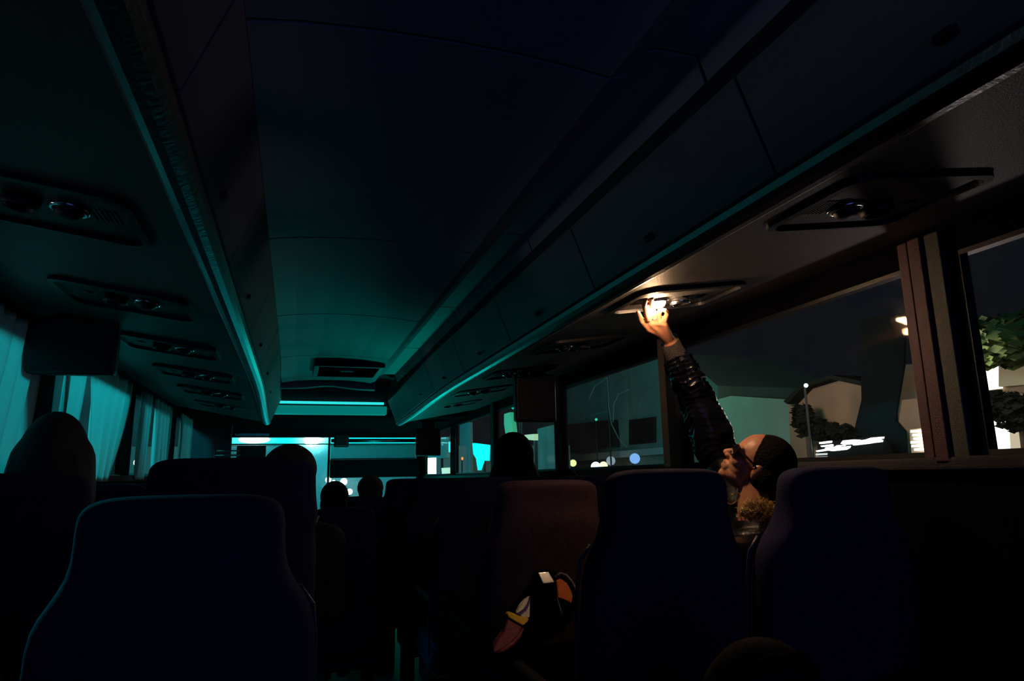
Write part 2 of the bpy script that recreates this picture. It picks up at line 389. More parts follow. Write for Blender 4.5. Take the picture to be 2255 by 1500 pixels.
for k in range(1, 5): copy_tree(proto, None, (LX, LY+.76*k, uz(LX)-.004*(k > 3)), 0, 'unlit lamp panel under the right rack, %s beyond the lit one' % ('first', 'second', 'third', 'fourth')[k-1])
nm = ['nearest the camera', 'second from the camera', 'third from the camera', 'fourth from the camera', 'fifth from the camera', 'farthest forward']
for k in range(6): copy_tree(proto, None, (mx(LX), 1.43+.73*k, uz(LX)-.002*k), math.pi, 'unlit lamp panel under the left rack, ' + nm[k])

# roof vent in the ceiling
t = thing('ceiling_vent', (.27, 4.4, .70), 'dark rectangular vent with a pale tab in the ceiling centre', 'vent')
bm = bmesh.new(); x0, x1, y0, y1, e = .085, .50, 4.14, 4.60, .03
for q in ((x0, x1, y0, y0+e), (x0, x1, y1-e, y1), (x0, x0+e, y0+e, y1-e), (x1-e, x1, y0+e, y1-e)): box(bm, *q, .662, .699)
obj('vent_frame', bm, M['plas'], t, bev=.004)
bm = bmesh.new()
for i in range(7): y = 4.19+.055*i; box(bm, x0+e, x1-e, y, y+.03, .674, .682, rot=Matrix.Rotation(.5, 3, 'X'))
obj('louvre', bm, M['black'], t)
obj('handle', BX(.245, .325, 4.30, 4.34, .660, .672), M['tealw'], t, bev=.003, label='pale tab')

# ------------------------------------------------------------------ front of the bus
t = thing('roller_blind', (.9, 8.56, .245), 'sheer roller blind drawn over the right half of the windshield', 'blind')
bm = bmesh.new(); rows = []
for i in range(41):
    x = .405+(1.425-.405)*i/40; rows.append([Vector((x, 8.555+.004*math.sin(i*1.3), z)) for z in (.245, .33, .42)])
R_ = [[bm.verts.new(p) for p in r] for r in rows]
for a, b in zip(R_, R_[1:]):
    for j in range(2): bm.faces.new((a[j], b[j], b[j+1], a[j+1]))
obj('blind_cloth', bm, M['blind'], t)
bm = bmesh.new(); tube(bm, [(.405, 8.55, .462), (1.43, 8.55, .462)], .022, 12); obj('blind_tube', bm, M['rail'], t, smooth=True)
bm = bmesh.new(); tube(bm, [(.405, 8.55, .243), (1.43, 8.55, .243)], .006, 8); obj('bottom_bar', bm, M['black'], t, smooth=True)
bm = bmesh.new(); box(bm, .40, 1.47, 8.50, 8.54, .02, .235)
tag(obj('sun_visor', bm, M['column'], bev=.01), 'wide black board across the middle of the windshield below the blind', 'sun visor')
# rear view mirror
t = thing('rear_view_mirror', (.53, 8.3, .45), 'dark interior mirror with rounded lower corners at the top of the windshield', 'mirror')
a, b = onY(736, 955, 8.3), onY(768, 985, 8.3)
bm = bmesh.new(); box(bm, a.x, b.x, 8.29, 8.34, b.z, a.z); obj('mirror_head', bm, M['black'], t, bev=.02)
bm = bmesh.new(); tube(bm, [((a.x+b.x)/2, 8.31, a.z-.01), ((a.x+b.x)/2, 8.34, .53)], .012, 8); obj('stem', bm, M['black'], t)
# small dark display and blue-grey box at the left of the windshield
a, b = onY(522, 982, 8.3), onY(585, 1006, 8.3)
bm = bmesh.new(); box(bm, a.x, b.x, 8.28, 8.36, -.40, a.z); tag(obj('dashboard_monitor', bm, M['black'], bev=.006), 'dark rectangular monitor on the dashboard at the left of the windshield', 'monitor')
a, b = onY(518, 944, 8.2), onY(592, 959, 8.2)
M['bluegrey'] = mat('blue_grey_paint', (.06, .22, .5), .5)
t = thing('route_display', (-.4, 8.2, .5), 'blue grey box under the roof edge at the left of the windshield', 'display')
bm = bmesh.new(); box(bm, a.x, b.x, 8.19, 8.27, b.z, .532); obj('housing', bm, M['bluegrey'], t, bev=.004)
bm = bmesh.new(); box(bm, a.x+.03, a.x+.04, 8.183, 8.19, b.z+.005, a.z); obj('clip', bm, M['chrome'], t)
# dashboard
bm = bmesh.new(); prism(bm, [(XL+.02, 8.58, -.35), (XL+.02, 8.1, -.42), (XL+.02, 7.95, -.6), (XL+.02, 8.0, -CH), (XL+.02, 8.58, -CH)], (2.2, 0, 0))
tag(obj('dashboard', bm, M['black'], bev=.02), 'black dashboard under the windshield', 'dashboard')
# grab rail behind the driver: two slim bars
t = thing('grab_rail', (-.6, 6.3, -CH), 'slim chrome grab rail behind the driver at the far left', 'rail')
a, b, c2 = onY(474, 993, 6.3), onY(530, 993, 6.3), onY(474, 1003, 6.3)
bm = bmesh.new(); tube(bm, [a, (b.x, 6.3, a.z)], .006, 8); tube(bm, [(a.x, 6.3, c2.z), (b.x, 6.3, c2.z)], .008, 8); obj('crossbar', bm, M['chrome'], t, smooth=True)
bm = bmesh.new(); tube(bm, [(a.x, 6.3, -CH), (a.x, 6.3, a.z+.008)], .008, 8); obj('post', bm, M['chrome'], t, smooth=True)
bm = bmesh.new(); tube(bm, [(b.x, 6.3, -CH), (b.x, 6.3, a.z+.008)], .008, 8); obj('post', bm, M['chrome'], t, smooth=True)
# driver partition at the left front
bm = bmesh.new(); box(bm, XL+.005, -.56, 6.75, 6.80, -CH, .52); tag(obj('driver_partition', bm, M['dark'], bev=.01), 'dark panel standing behind the driver against the left wall', 'partition')
# hanging monitors
def monitor(x0, x1, y, z0, ztop, label, hook):
    t = thing('ceiling_monitor', ((x0+x1)/2, y, ztop), label, 'monitor', 'screens hanging under the racks')
    bm = bmesh.new(); box(bm, x0, x1, y-.025, y+.03, z0, z0+.26 if ztop-z0 > .27 else ztop-.01); obj('housing', bm, M['black'], t, bev=.012)
    bm = bmesh.new(); box(bm, x0+.02, x1-.02, y-.030, y-.0255, z0+.02, min(z0+.24, ztop-.03)); obj('screen', bm, M['black'], t)
    bm = bmesh.new(); box(bm, (x0+x1)/2-.06, (x0+x1)/2+.06, y-.01, y+.02, z0+.1, ztop); obj('bracket', bm, M['black'], t, bev=.005)
    return t
a, b = onY(1133, 880, 3.4), onY(1223, 930, 3.4)
monitor(a.x, b.x, 3.4, b.z, uz(1.2), 'black screen hanging below the right rack in front of the side windows', 1)
a, b = onY(916, 936, 6.6), onY(970, 1004, 6.6)
monitor(a.x, b.x, 6.6, b.z, .545, 'small black screen hanging beside the windshield at the front right', 1)
monitor(XL+.01, -.60, 2.62, .362, uz(1.3)+.01, 'dark screen folded under the left rack above the nearest left window', 0)

# ------------------------------------------------------------------ curtains
def curtain(X, top, bot, z1, z0, m, label, amp=.014, folds=5, ed=0, mid=None, group='curtains on the left windows'):
    """cloth between the curves top=(ya,yb) and bot=(ya,yb); mid=(t,ya,yb) pinches it"""
    bm = bmesh.new(); NU, NV = 60, 24; V = []
    for j in range(NV+1):
        t = j/NV
        if mid:
            tm, ma, mb = mid
            if t < tm: s = sm(t/tm); a = top[0]+(ma-top[0])*s; b = top[1]+(mb-top[1])*s
            else: s = sm((t-tm)/(1-tm)); a = ma+(bot[0]-ma)*s; b = mb+(bot[1]-mb)*s
        else: a = top[0]+(bot[0]-top[0])*t**1.4; b = top[1]+(bot[1]-top[1])*t**1.4
        row = []
        for i in range(NU+1):
            u = i/NU; y = a+(b-a)*u
            x = X + amp*math.sin(u*folds*2*math.pi+.7*math.sin(t*2.2))+.3*amp*math.sin(u*folds*5.1+t*3)
            row.append(bm.verts.new((x, y, z1+(z0-z1)*t)))
        V.append(row)
    for r0, r1 in zip(V, V[1:]):
        for i in range(NU): bm.faces.new((r0[i], r0[i+1], r1[i+1], r1[i]))
    o = obj('curtain', bm, m, smooth=True)
    s = o.modifiers.new('t', 'SOLIDIFY'); s.thickness = .0015
    return tag(o, label, 'curtain', group)
CX = XL+.035
curtain(CX, (2.2, 2.74), (2.0, 2.64), .53, .02, M['curt'], 'bright cyan lit curtain at the far left edge of the view')
curtain(CX, (3.0, 3.30), (3.0, 3.15), .53, .02, M['curt'], 'rear half of the cyan lit curtains in the second left window', folds=3)
curtain(CX, (3.33, 4.13), (3.44, 3.80), .53, .01, M['curt'], 'front half of the cyan lit curtains in the second left window', folds=4)
curtain(CX, (4.40, 4.72), (4.4, 4.62), .53, .02, M['curt'], 'rear curtain of the dim third left window', folds=3)
curtain(CX, (4.80, 5.43), (4.86, 5.35), .53, .02, M['curt'], 'front curtain of the dim third left window', folds=4)
curtain(CX, (5.85, 6.5), (5.85, 6.35), .53, .02, M['curt'], 'pale curtain in the small fourth left window', folds=4)
# ------------------------------------------------------------------ seats
def seat(x, y, ztop, label, m, group, hw=.15, trim=None, bw=.22):
    """coach seat seen from behind; y is the plane of the headrest, ztop its top"""
    t = thing('coach_seat', (x, y, -CH), label, 'seat', group)
    bm = bmesh.new(); N = 24; rings = []
    H = ztop
    prof = [(-.72, bw-.005), (-.60, bw), (-.40, bw+.002), (-.26, bw), (-.20, bw-.006), (-.165, max(bw-.03, hw+.012)), (-.125, hw+.004), (-.08, hw), (-.04, hw), (-.018, hw-.008), (-.006, hw-.03), (0, hw-.065)]
    for dz, w_ in prof:
        z = H+dz; lean = .10*(dz/-.72); dep = .055 if dz > -.12 else .07; dep *= .5 if dz > -.003 else (.85 if dz > -.01 else 1)
        ring = []
        for k in range(N):
            a = 2*math.pi*k/N; ca, sa = math.cos(a), math.sin(a)
            ring.append(Vector((x + w_*math.copysign(abs(ca)**.45, ca), y + lean + dep*math.copysign(abs(sa)**.6, sa), z)))
        rings.append(ring)
    loft(bm, rings); obj('backrest', bm, m, t, smooth=True, sub=1)
    bm = bmesh.new(); box(bm, x-.21, x+.21, y+.10, y+.58, -.80, -.68); obj('cushion', bm, m, t, bev=.04)
    bm = bmesh.new(); box(bm, x-.19, x+.19, y+.12, y+.52, -.90, -.80); obj('seat_frame', bm, M['black'], t, bev=.01)
    for sx in (-.16, .16):
        bm = bmesh.new(); box(bm, x+sx-.02, x+sx+.02, y+.2, y+.45, -CH, -.90); obj('leg', bm, M['black'], t, bev=.005)
    # piping round the shoulders
    for sx in (-1, 1):
        bm = bmesh.new(); pts = [Vector((x+sx*(w_-.002), y+.10*(dz/-.72)+.045, H+dz)) for dz, w_ in prof[0:6]]; tube(bm, pts, .0045, 8); obj('piping', bm, trim or M['leather'], t, smooth=True)
    for sx in (-1, 1):
        bm = bmesh.new(); box(bm, x+sx*.212-.018, x+sx*.212+.018, y+.12, y+.48, -.52, -.485); ar = obj('armrest', bm, M['black'], t, bev=.012)
    bm = bmesh.new(); box(bm, x-.17, x+.17, y-.0, y+.012, -.58, -.34); vs = bm.verts; obj('seat_pocket', bm, M['nylon'], t, bev=.005)
    return t
GS = 'rows of coach seats'
TOP = .018
seat(.805, 1.40, .012, 'dark high backed seat in the middle right, left of the woman looking up', M['seat'], GS, .148, bw=.195)
seat(1.275, 1.40, .012, 'dark seat at the right by the big window, right of the woman looking up', M['seat'], GS, .152)
seat(.785, 2.13, -.012, 'brownish seat lit by the reading lamp, a colourful bag hanging on its back', M['seatb'], GS, .175)
pr = seat(.78, 2.86, .0, 'dark aisle seat on the right, directly ahead of the brownish one', M['seat'], GS, .15)
index_kids()
od = ['second', 'third', 'fourth', 'fifth']
for k in range(1, 4): copy_tree(pr, None, (.78, 2.86+.73*k, -CH), 0, 'dark aisle seat on the right, %s ahead of the brownish one' % od[k-1])
for k in range(0, 5): copy_tree(pr, None, (1.25, 2.13+.73*k, -CH), 0, 'dark right window seat, %s ahead of the woman' % (['first']+od)[k])
pl = seat(-.155, 2.03, .064, 'wide dark left aisle seat with a broad flat top, right of the hooded head', M['seat'], GS, .215)
seat(-.17, 1.28, -.02, 'black aisle seat at the lower left, nearest the camera', M['seat'], GS, .16)
seat(-.635, 1.22, -.03, 'black window seat at the lower left, nearest the camera', M['seat'], GS, .17)
index_kids()
copy_tree(pr, None, (-.64, 2.00, -CH+.03), 0, 'black window seat at the far left, behind the hooded head')
for k in range(1, 5):
    copy_tree(pr, None, (-.165, 2.03+.73*k, -CH), 0, 'dark aisle seat on the left, %s ahead of the broad topped one' % (['first']+od)[k-1])
for k in range(1, 5):
    copy_tree(pr, None, (-.64, 2.03+.73*k, -CH), 0, 'dark left window seat, %s ahead of the hooded head' % (['first']+od)[k-1])

seat(.235, 3.46, -.13, 'low dark folding seat in the aisle under the short haired person', M['seat'], 'low folding seats in the aisle', .15, bw=.185)
seat(.40, 4.29, -.10, 'low dark folding seat in the aisle under the round headed person', M['seat'], 'low folding seats in the aisle', .15, bw=.185)
# ------------------------------------------------------------------ passengers seen as dark heads
def head_shapes(bm, O, R, s, detail=False):
    """R columns: right, forward, up; O: point below the chin line; cm units scaled by s"""
    def P(x, y, z): return O + R @ (Vector((x, y, z))*s)
    def E(c, r): ell(bm, P(*c), Vector(r)*s, R, 28, 20)
    def C(a, b, ra, rb): capsule(bm, P(*a), P(*b), ra*s, rb*s)
    E((0, 0, 13.6), (7.4, 9.3, 8.5)); E((0, 3.4, 8.2), (6.0, 5.6, 6.8)); E((0, 3.0, 3.8), (5.0, 5.2, 3.2)); E((0, 6.9, 1.9), (2.5, 1.9, 1.8))
    C((0, 8.7, 11.0), (0, 10.9, 8.1), .75, 1.0)
    for q in (-1, 1): E((q*1.1, 9.7, 7.5), (.95, 1.1, .75)); E((q*7.3, -.4, 9.6), (.8, 1.8, 3.1)); E((q*3.7, 5.9, 8.2), (2.4, 2.5, 2.3)); E((q*2.8, 7.7, 12.3), (2.7, 1.3, 1.0))
    E((0, 7.6, 4.9), (3.3, 1.7, 2.5)); E((0, 8.9, 5.5), (2.3, 1.0, .62)); E((0, 8.7, 4.15), (2.0, 1.05, .78))
    return P
def passenger(hx, hy, ztop, label, yaw=0, s=.0095, style='hair', cloth=None, hairm=None, wide=1.0):
    R = Matrix.Rotation(yaw, 3, 'Z'); O = Vector((hx, hy, ztop-.222*s/.01)); t = thing('person', (hx, hy, -.70), label, 'person', 'passengers sitting ahead')
    bm = bmesh.new(); P = head_shapes(bm, O, R, s)
    nb = Vector((hx, hy-.01, O.z-.045)); ch = Vector((hx, hy-.02, nb.z-.22)); pe = Vector((hx, hy, -.60))
    capsule(bm, P(0, -1.5, 6), nb, .052, .055); capsule(bm, nb-Vector((0, 0, .06)), pe, .10, .13)
    for q in (-1, 1):
        sh = nb+Vector((q*.165*wide, 0, -.08)); el = sh+Vector((q*.03, .06, -.27)); ha = el+Vector((-q*.05, .22, -.02))
        capsule(bm, nb+Vector((0, 0, -.05)), sh, .05, .05); capsule(bm, sh, el, .045, .036); capsule(bm, el, ha, .036, .026)
        capsule(bm, pe, pe+Vector((q*.1, .38, .02)), .085, .065); capsule(bm, pe+Vector((q*.1, .38, .02)), pe+Vector((q*.1, .40, -.42)), .06, .042)
        for f in range(5): capsule(bm, ha, ha+Vector((q*(-.03+.012*f), .07, -.02)), .012, .008, 8)
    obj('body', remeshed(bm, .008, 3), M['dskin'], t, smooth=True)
    bm = bmesh.new(); capsule(bm, nb-Vector((0, 0, .05)), ch, .115*wide, .15*wide); capsule(bm, ch, pe+Vector((0, 0, .05)), .15*wide, .15)
    ell(bm, ch+Vector((0, 0, .06)), (.19*wide, .12, .17))
    for q in (-1, 1):
        sh = nb+Vector((q*.165*wide, 0, -.08)); el = sh+Vector((q*.03, .06, -.27)); ha = el+Vector((-q*.05, .20, -.02))
        capsule(bm, nb+Vector((0, 0, -.03)), sh, .065, .07); capsule(bm, sh, el, .07, .055); capsule(bm, el, ha, .054, .038)
    if style == 'hood':
        ell(bm, P(0, -1.5, 12), (.108*wide, .125, .135)); ell(bm, P(0, -2, 3), (.115*wide, .12, .12)); 
        capsule(bm, P(0, -2, 10), P(0, -4, -7), .11, .16*wide)
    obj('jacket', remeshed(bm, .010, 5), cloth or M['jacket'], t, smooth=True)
    if style == 'hair':
        bm = bmesh.new(); ell(bm, P(0, -1.2, 14.5), Vector((8.1, 9.4, 8.7))*s, R); ell(bm, P(0, -4.2, 9), Vector((7, 6, 6))*s, R)
        obj('hair', remeshed(bm, .008, 2), hairm or M['hair'], t, smooth=True)
    if style == 'cap':
        bm = bmesh.new(); ell(bm, P(0, -.6, 14.0), Vector((9.3, 10, 8.9))*s, R); ell(bm, P(0, -4, 10), Vector((8.6, 6, 7.5))*s, R)
        obj('knit_cap', remeshed(bm, .008, 3), M['knit'], t, smooth=True)
    return t
passenger(-.672, 2.34, .178, 'person in a dark hood at the far left before the cyan curtains', .0, .0098, 'hood', wide=.80)
passenger(-.02, 2.98, .140, 'person with a round dark cap, outlined by the cyan street light', 0, .0118, 'cap')
passenger(.20, 3.72, -.014, 'short haired person low in the aisle, left of the two small round heads', .2, .0088, 'hair')
passenger(.47, 4.55, .02, 'person with a round head in front of the lower windshield', 0, .0090, 'cap')
passenger(1.20, 3.80, .228, 'person in a peaked grey hood before the fourth right window', -.2, .0106, 'hood', M['grejac'], wide=1.1)
passenger(1.24, 3.12, .03, 'person slumped low under the left edge of the green window', 0, .009, 'hair', wide=.8)

# ------------------------------------------------------------------ the woman reaching for the lamp
wo = thing('person', (1.27, 1.62, -.70), 'person in a black satin jacket and sunglasses looking up, arm raised to the reading lamp', 'person')
dH = Vector((math.sin(math.radians(39.5)), math.cos(math.radians(39.5)), 0)); Lf = Vector((-dH.y, dH.x, 0))
pt = math.radians(43); fw = (Lf*math.cos(pt)+Vector((0, 0, 1))*math.sin(pt) - dH*.10).normalized()
up = (-Lf*math.sin(pt)+Vector((0, 0, 1))*math.cos(pt)); rt = fw.cross(up).normalized(); up = rt.cross(fw).normalized()
HR = Matrix((rt, fw, up)).transposed(); hs = .0088
tip = onY(1593, 991, 1.77); HO = tip - HR @ (Vector((0, 11.9, 8.0))*hs)
bm = bmesh.new(); HP = head_shapes(bm, HO, HR, hs)
nk = Vector((1.26, 1.70, -.165)); chest = Vector((1.25, 1.63, -.36)); pel = Vector((1.27, 1.60, -.60))
capsule(bm, HP(0, -2, 7), nk, .050, .056); capsule(bm, nk-Vector((0, 0, .06)), chest, .10, .125); capsule(bm, chest, pel, .12, .14)
shR = onY(1592, 1022, 2.0); elR = onY(1537, 886, 1.99); wrR = onY(1474, 752, 1.93)
capsule(bm, nk-Vector((0, 0, .03)), shR, .055, .05); capsule(bm, shR, elR, .048, .040); capsule(bm, elR, wrR, .038, .024)
shL = Vector((1.10, 1.62, -.24)); elL = Vector((1.05, 1.72, -.50)); haL = Vector((1.13, 1.97, -.54))
capsule(bm, nk-Vector((0, 0, .06)), shL, .055, .05); capsule(bm, shL, elL, .046, .038); capsule(bm, elL, haL, .036, .025)
for f in range(5): capsule(bm, haL, haL+Vector((-.03+.016*f, .075, -.02)), .010, .007, 8)
for q in (-.09, .10):
    kn = pel+Vector((q, .42, .03)); capsule(bm, pel, kn, .085, .065); capsule(bm, kn, kn+Vector((0, .03, -.43)), .06, .042); capsule(bm, kn+Vector((0, .03, -.43)), kn+Vector((0, .18, -.50)), .035, .03)
# raised hand: palm and five separate fingers
k1, k2, k3, k4 = onY(1430, 709, 1.855), onY(1441, 704, 1.85), onY(1452, 705, 1.85), onY(1462, 712, 1.855)
for kk, r0 in ((k1, .0125), (k2, .013), (k3, .013), (k4, .012)): capsule(bm, wrR.lerp(kk, .12), kk, .0185, r0)
capsule(bm, k1, k4, .012, .011)
fingers = [(k1, onY(1423, 688, 1.80), onY(1419, 672, 1.765), onY(1422, 659, 1.742), .0088),
           (k2, onY(1437, 682, 1.80), onY(1433, 668, 1.765), onY(1435, 656, 1.74), .0092),
           (k3, onY(1451, 690, 1.825), onY(1455, 681, 1.80), onY(1452, 673, 1.78), .0084),
           (k4, onY(1466, 699, 1.83), onY(1469, 689, 1.81), onY(1464, 683, 1.79), .0075)]
for a, b, c, d, r0 in fingers: capsule(bm, a, b, r0*1.12, r0); capsule(bm, b, c, r0, r0*.93); capsule(bm, c, d, r0*.93, r0*.8)
th0, th1, th2, th3 = wrR.lerp(k1, .35), onY(1427, 724, 1.88), onY(1412, 706, 1.85), onY(1405, 689, 1.83)
capsule(bm, th0, th1, .0145, .0115); capsule(bm, th1, th2, .0108, .0098); capsule(bm, th2, th3, .0096, .0078)
obj('body', remeshed(bm, .0032, 2), M['skin'], wo, smooth=True)
# hair
bm = bmesh.new(); ell(bm, HP(0, -1.3, 14.4), Vector((8.3, 9.0, 9.0))*hs, HR); ell(bm, HP(0, -3.6, 9.6), Vector((9.0, 6.0, 7.0))*hs, HR); ell(bm, HP(0, -8, 3.5), Vector((7.0, 6, 7))*hs, HR)
obj('hair', remeshed(bm, .005, 2), M['hair'], wo, smooth=True)
# sunglasses
gl = None
bm = bmesh.new()
def hp(x, y, z): return HP(x, y, z)
for q in (-1, 1):
    pts = []
    for k in range(24): a = 2*math.pi*k/24; pts.append(hp(q*3.3+2.9*math.copysign(abs(math.cos(a))**.7, math.cos(a)), 9.9-.13*abs(q*3.3+2.9*math.cos(a))**1.3, 10.6+2.0*math.copysign(abs(math.sin(a))**.7, math.sin(a))))
    tube(bm, pts+[pts[0]], .0022, 8, caps=False)
tube(bm, [hp(-.9, 10.0, 11.2), hp(0, 10.5, 11.4), hp(.9, 10.0, 11.2)], .002, 8)
for q in (-1, 1): 
    rg = []
    for i in range(9):
        u = i/8; x = q*(6.2+1.6*min(1, u*2.2)); y = 8.4-8.6*u; z = 11.6-1.0*u-(1.6*max(0, u-.85)/.15)
        rg.append([hp(x-.12, y, z-.45+.2*u), hp(x+.12, y, z-.45+.2*u), hp(x+.12, y, z+.45-.2*u), hp(x-.12, y, z+.45-.2*u)])
    loft(bm, rg)
gl = obj('sunglasses', bm, M['frame'], wo, smooth=False, label='dark sunglasses')
for q in (-1, 1):
    bm = bmesh.new(); pts = []
    for k in range(24): a = 2*math.pi*k/24; pts.append(hp(q*3.3+2.85*math.copysign(abs(math.cos(a))**.7, math.cos(a)), 9.8-.13*abs(q*3.3+2.9*math.cos(a))**1.3, 10.6+1.95*math.copysign(abs(math.sin(a))**.7, math.sin(a))))
    prism(bm, pts, fw*.0015); obj('lens', bm, M['lens'], gl)
# hoop earring of small beads
ec = onY(1616, 1098, 1.70); e1 = (CR*.75+CU*.66).normalized(); e2 = (CU*.75-CR*.66).normalized()
bm = bmesh.new(); pts = []
for k in range(32):
    a = 2*math.pi*k/32; p = ec + e1*.0205*math.cos(a) + e2*.0150*math.sin(a) - CF*.012*math.sin(a); pts.append(p)
    if k % 2 == 0: ell(bm, p, (.0026,)*3, None, 8, 6)
tube(bm, pts+[pts[0]], .0016, 8, caps=False); tube(bm, [onY(1624, 1074, 1.70), pts[3]], .0012, 6)
obj('hoop_earring', bm, M['gold'], wo, smooth=True, label='beaded gold hoop earring')
# jacket: torso shell, near sleeve, and the raised sleeve with gathered folds
bm = bmesh.new()
capsule(bm, nk-Vector((0, 0, .07)), chest, .115, .150); capsule(bm, chest, pel+Vector((0, 0, .04)), .150, .155)
capsule(bm, nk-Vector((0, -.02, .05)), shR, .070, .062); capsule(bm, nk-Vector((0, 0, .08)), shL, .075, .075)
capsule(bm, shL, elL, .075, .060); capsule(bm, elL, haL, .060, .040)
for a in range(12):                                     # stand-up collar roll
    an = 2*math.pi*a/12; a2 = 2*math.pi*(a+1)/12
    capsule(bm, nk+Vector((.085*math.cos(an), .075*math.sin(an), -.01)), nk+Vector((.085*math.cos(a2), .075*math.sin(a2), -.01)), .022, .022, 8)
obj('jacket', remeshed(bm, .006, 4), M['satin'], wo, smooth=True)
def sleeve(path, rad, parent):
    """long tube with raised irregular cross folds"""
    NL, NR = 230, 72; rings = []; pts = [Vector(p) for p in path]
    cum = [0]
    for a, b in zip(pts, pts[1:]): cum.append(cum[-1]+(b-a).length)
    for i in range(NL+1):
        s = cum[-1]*i/NL; k = max(j for j in range(len(cum)) if cum[j] <= s+1e-9); k = min(k, len(pts)-2); t = (s-cum[k])/(cum[k+1]-cum[k]); tt = t*t*(3-2*t)
        p = pts[k].lerp(pts[k+1], t); r = rad[k]+(rad[k+1]-rad[k])*tt; u_ = i/NL
        d = (pts[-1]-pts[0]).normalized(); a1, a2 = frame_of(d); ring = []
        for q in range(NR):
            an = 2*math.pi*q/NR; ca, sa = math.cos(an), math.sin(an)
            gather = .35+.65*math.exp(-((u_-.86)/.16)**2)+.3*math.exp(-((u_-.45)/.12)**2)
            ph = noise.noise(Vector((ca*1.1, sa*1.1, s*9)))*4.5
            w1 = math.sin(s*150+ph+an*1.2)
            w2 = noise.noise(Vector((ca*1.6+3, sa*1.6, s*24)))
            w3 = abs(noise.noise(Vector((ca*1.3, sa*1.3+7, s*13+ca*1.0))))
            rr = r + gather*(.0018*(1-abs(w1))**1.5*2 + .008*w2 - .024*w3**.7+.007)
            ring.append(p + (a1*ca + a2*sa)*rr)
        rings.append(ring)
    bm = bmesh.new(); loft(bm, rings); return obj('sleeve', bm, M['satin'], parent, smooth=True)
cu0 = elR.lerp(wrR, .72); cu1 = elR.lerp(wrR, .985)
sleeve([nk.lerp(shR, .5)+Vector((0, 0, -.03)), shR+Vector((0, 0, -.01)), shR.lerp(elR, .55), elR, elR.lerp(wrR, .35), elR.lerp(wrR, .70), elR.lerp(wrR, .76)], [.045, .066, .068, .060, .052, .046, .033], wo)
bm = bmesh.new(); k = 48
a1, a2 = frame_of(cu1-cu0); rg = []
for i in range(13):
    t = i/12; p = cu0.lerp(cu1, t); rg.append([p + (a1*math.cos(2*math.pi*q/k)+a2*math.sin(2*math.pi*q/k))*(.0345-.004*t+.0009*(q % 2)) for q in range(k)])
for i in (1,): p = cu1-(cu1-cu0)*.05; rg.append([p + (a1*math.cos(2*math.pi*q/k)+a2*math.sin(2*math.pi*q/k))*.024 for q in range(k)])
loft(bm, rg); obj('cuff', bm, M['knit'], wo, smooth=False, label='ribbed knit cuff')
# rings on the fingers
for (a, b), r0 in (((k1, fingers[0][1]), .0105), ((k2, fingers[1][1]), .0112)):
    p = a.lerp(b, .35); u_, v_ = frame_of(b-a); bm = bmesh.new(); tube(bm, [p+(u_*math.cos(2*math.pi*q/20)+v_*math.sin(2*math.pi*q/20))*r0 for q in range(21)], .0018, 8, caps=False)
    obj('finger_ring', bm, M['gold'], wo, smooth=True)
# curly fur along the hood
bm = bmesh.new(); fc = [onY(1640, 1128, 1.58), onY(1662, 1122, 1.56), onY(1685, 1127, 1.53), onY(1705, 1137, 1.51), onY(1722, 1150, 1.49)]
for i in range(900):
    t = random.random()*3.999; k = int(t); c0 = fc[k].lerp(fc[k+1], t-k); w_ = .012+.012*math.sin(math.pi*min(1, t/3.2))
    d = Vector((random.gauss(0, 1), random.gauss(0, 1), random.gauss(0, 1))).normalized(); p0 = c0+d*w_*.5; q_ = p0+d*w_; q2 = q_+Vector((random.gauss(0, .006), random.gauss(0, .006), random.gauss(-.002, .006)))
    tube(bm, [p0, q_, q2], [.0011, .0008, .0003], 4)
for k in range(4): capsule(bm, fc[k], fc[k+1], .013, .013, 10)
obj('fur_trim', bm, M['fur'], wo, smooth=True, label='golden curly fur trim')
bm = bmesh.new(); p = onY(1594, 1109, 1.66); capsule(bm, p, p+Vector((.006, -.004, -.006)), .0025, .0025, 8); obj('zip_pull', bm, M['pink'], wo, smooth=True, label='pink zip pull')

# ------------------------------------------------------------------ bag hanging on the brownish seat
bagY = 2.035
t = thing('shoulder_bag', (.70, bagY, -.55), 'black bag with orange, yellow and cream panels hanging on the brownish seat', 'bag')
def onB(x, y, Y): d = ray(x, y); k = .7; return d*((Y-.06+k*.38)/(d.y-k*d.z))
def panel(name, pts, Y, th, m, par=t, label=None, bev=.004):
    bm = bmesh.new(); P3 = [onB(x, y, Y) for x, y in pts]; prism(bm, P3, (0, th, 0)); return obj(name, bm, m, par, bev=bev, label=label)
panel('bag_body', [(1180, 1262), (1212, 1256), (1245, 1266), (1266, 1290), (1274, 1318), (1262, 1365), (1235, 1400), (1190, 1420), (1160, 1432), (1120, 1442), (1092, 1446), (1095, 1428), (1112, 1385), (1120, 1352), (1150, 1318), (1170, 1290)], bagY, .035, M['nylon'], bev=.012)
panel('orange_panel', [(1226, 1281), (1236, 1275), (1250, 1285), (1259, 1302), (1262, 1314), (1259, 1330), (1244, 1322), (1229, 1317)], bagY-.012, .02, M['orange'])
panel('cream_panel', [(1137, 1350), (1147, 1332), (1157, 1321), (1169, 1313), (1167, 1361), (1150, 1362)], bagY-.012, .02, M['cream'])
panel('stripe', [(1138, 1352), (1146, 1347), (1154, 1341), (1161, 1331), (1166, 1316), (1169, 1314), (1165, 1333), (1160, 1343), (1150, 1350), (1146, 1356)], bagY-.016, .006, M['purple'], bev=0)
panel('yellow_band', [(1118, 1352), (1126, 1350), (1146, 1357), (1166, 1362), (1162, 1371), (1153, 1379), (1136, 1370), (1119, 1360)], bagY-.016, .03, M['yellow'], bev=.006)
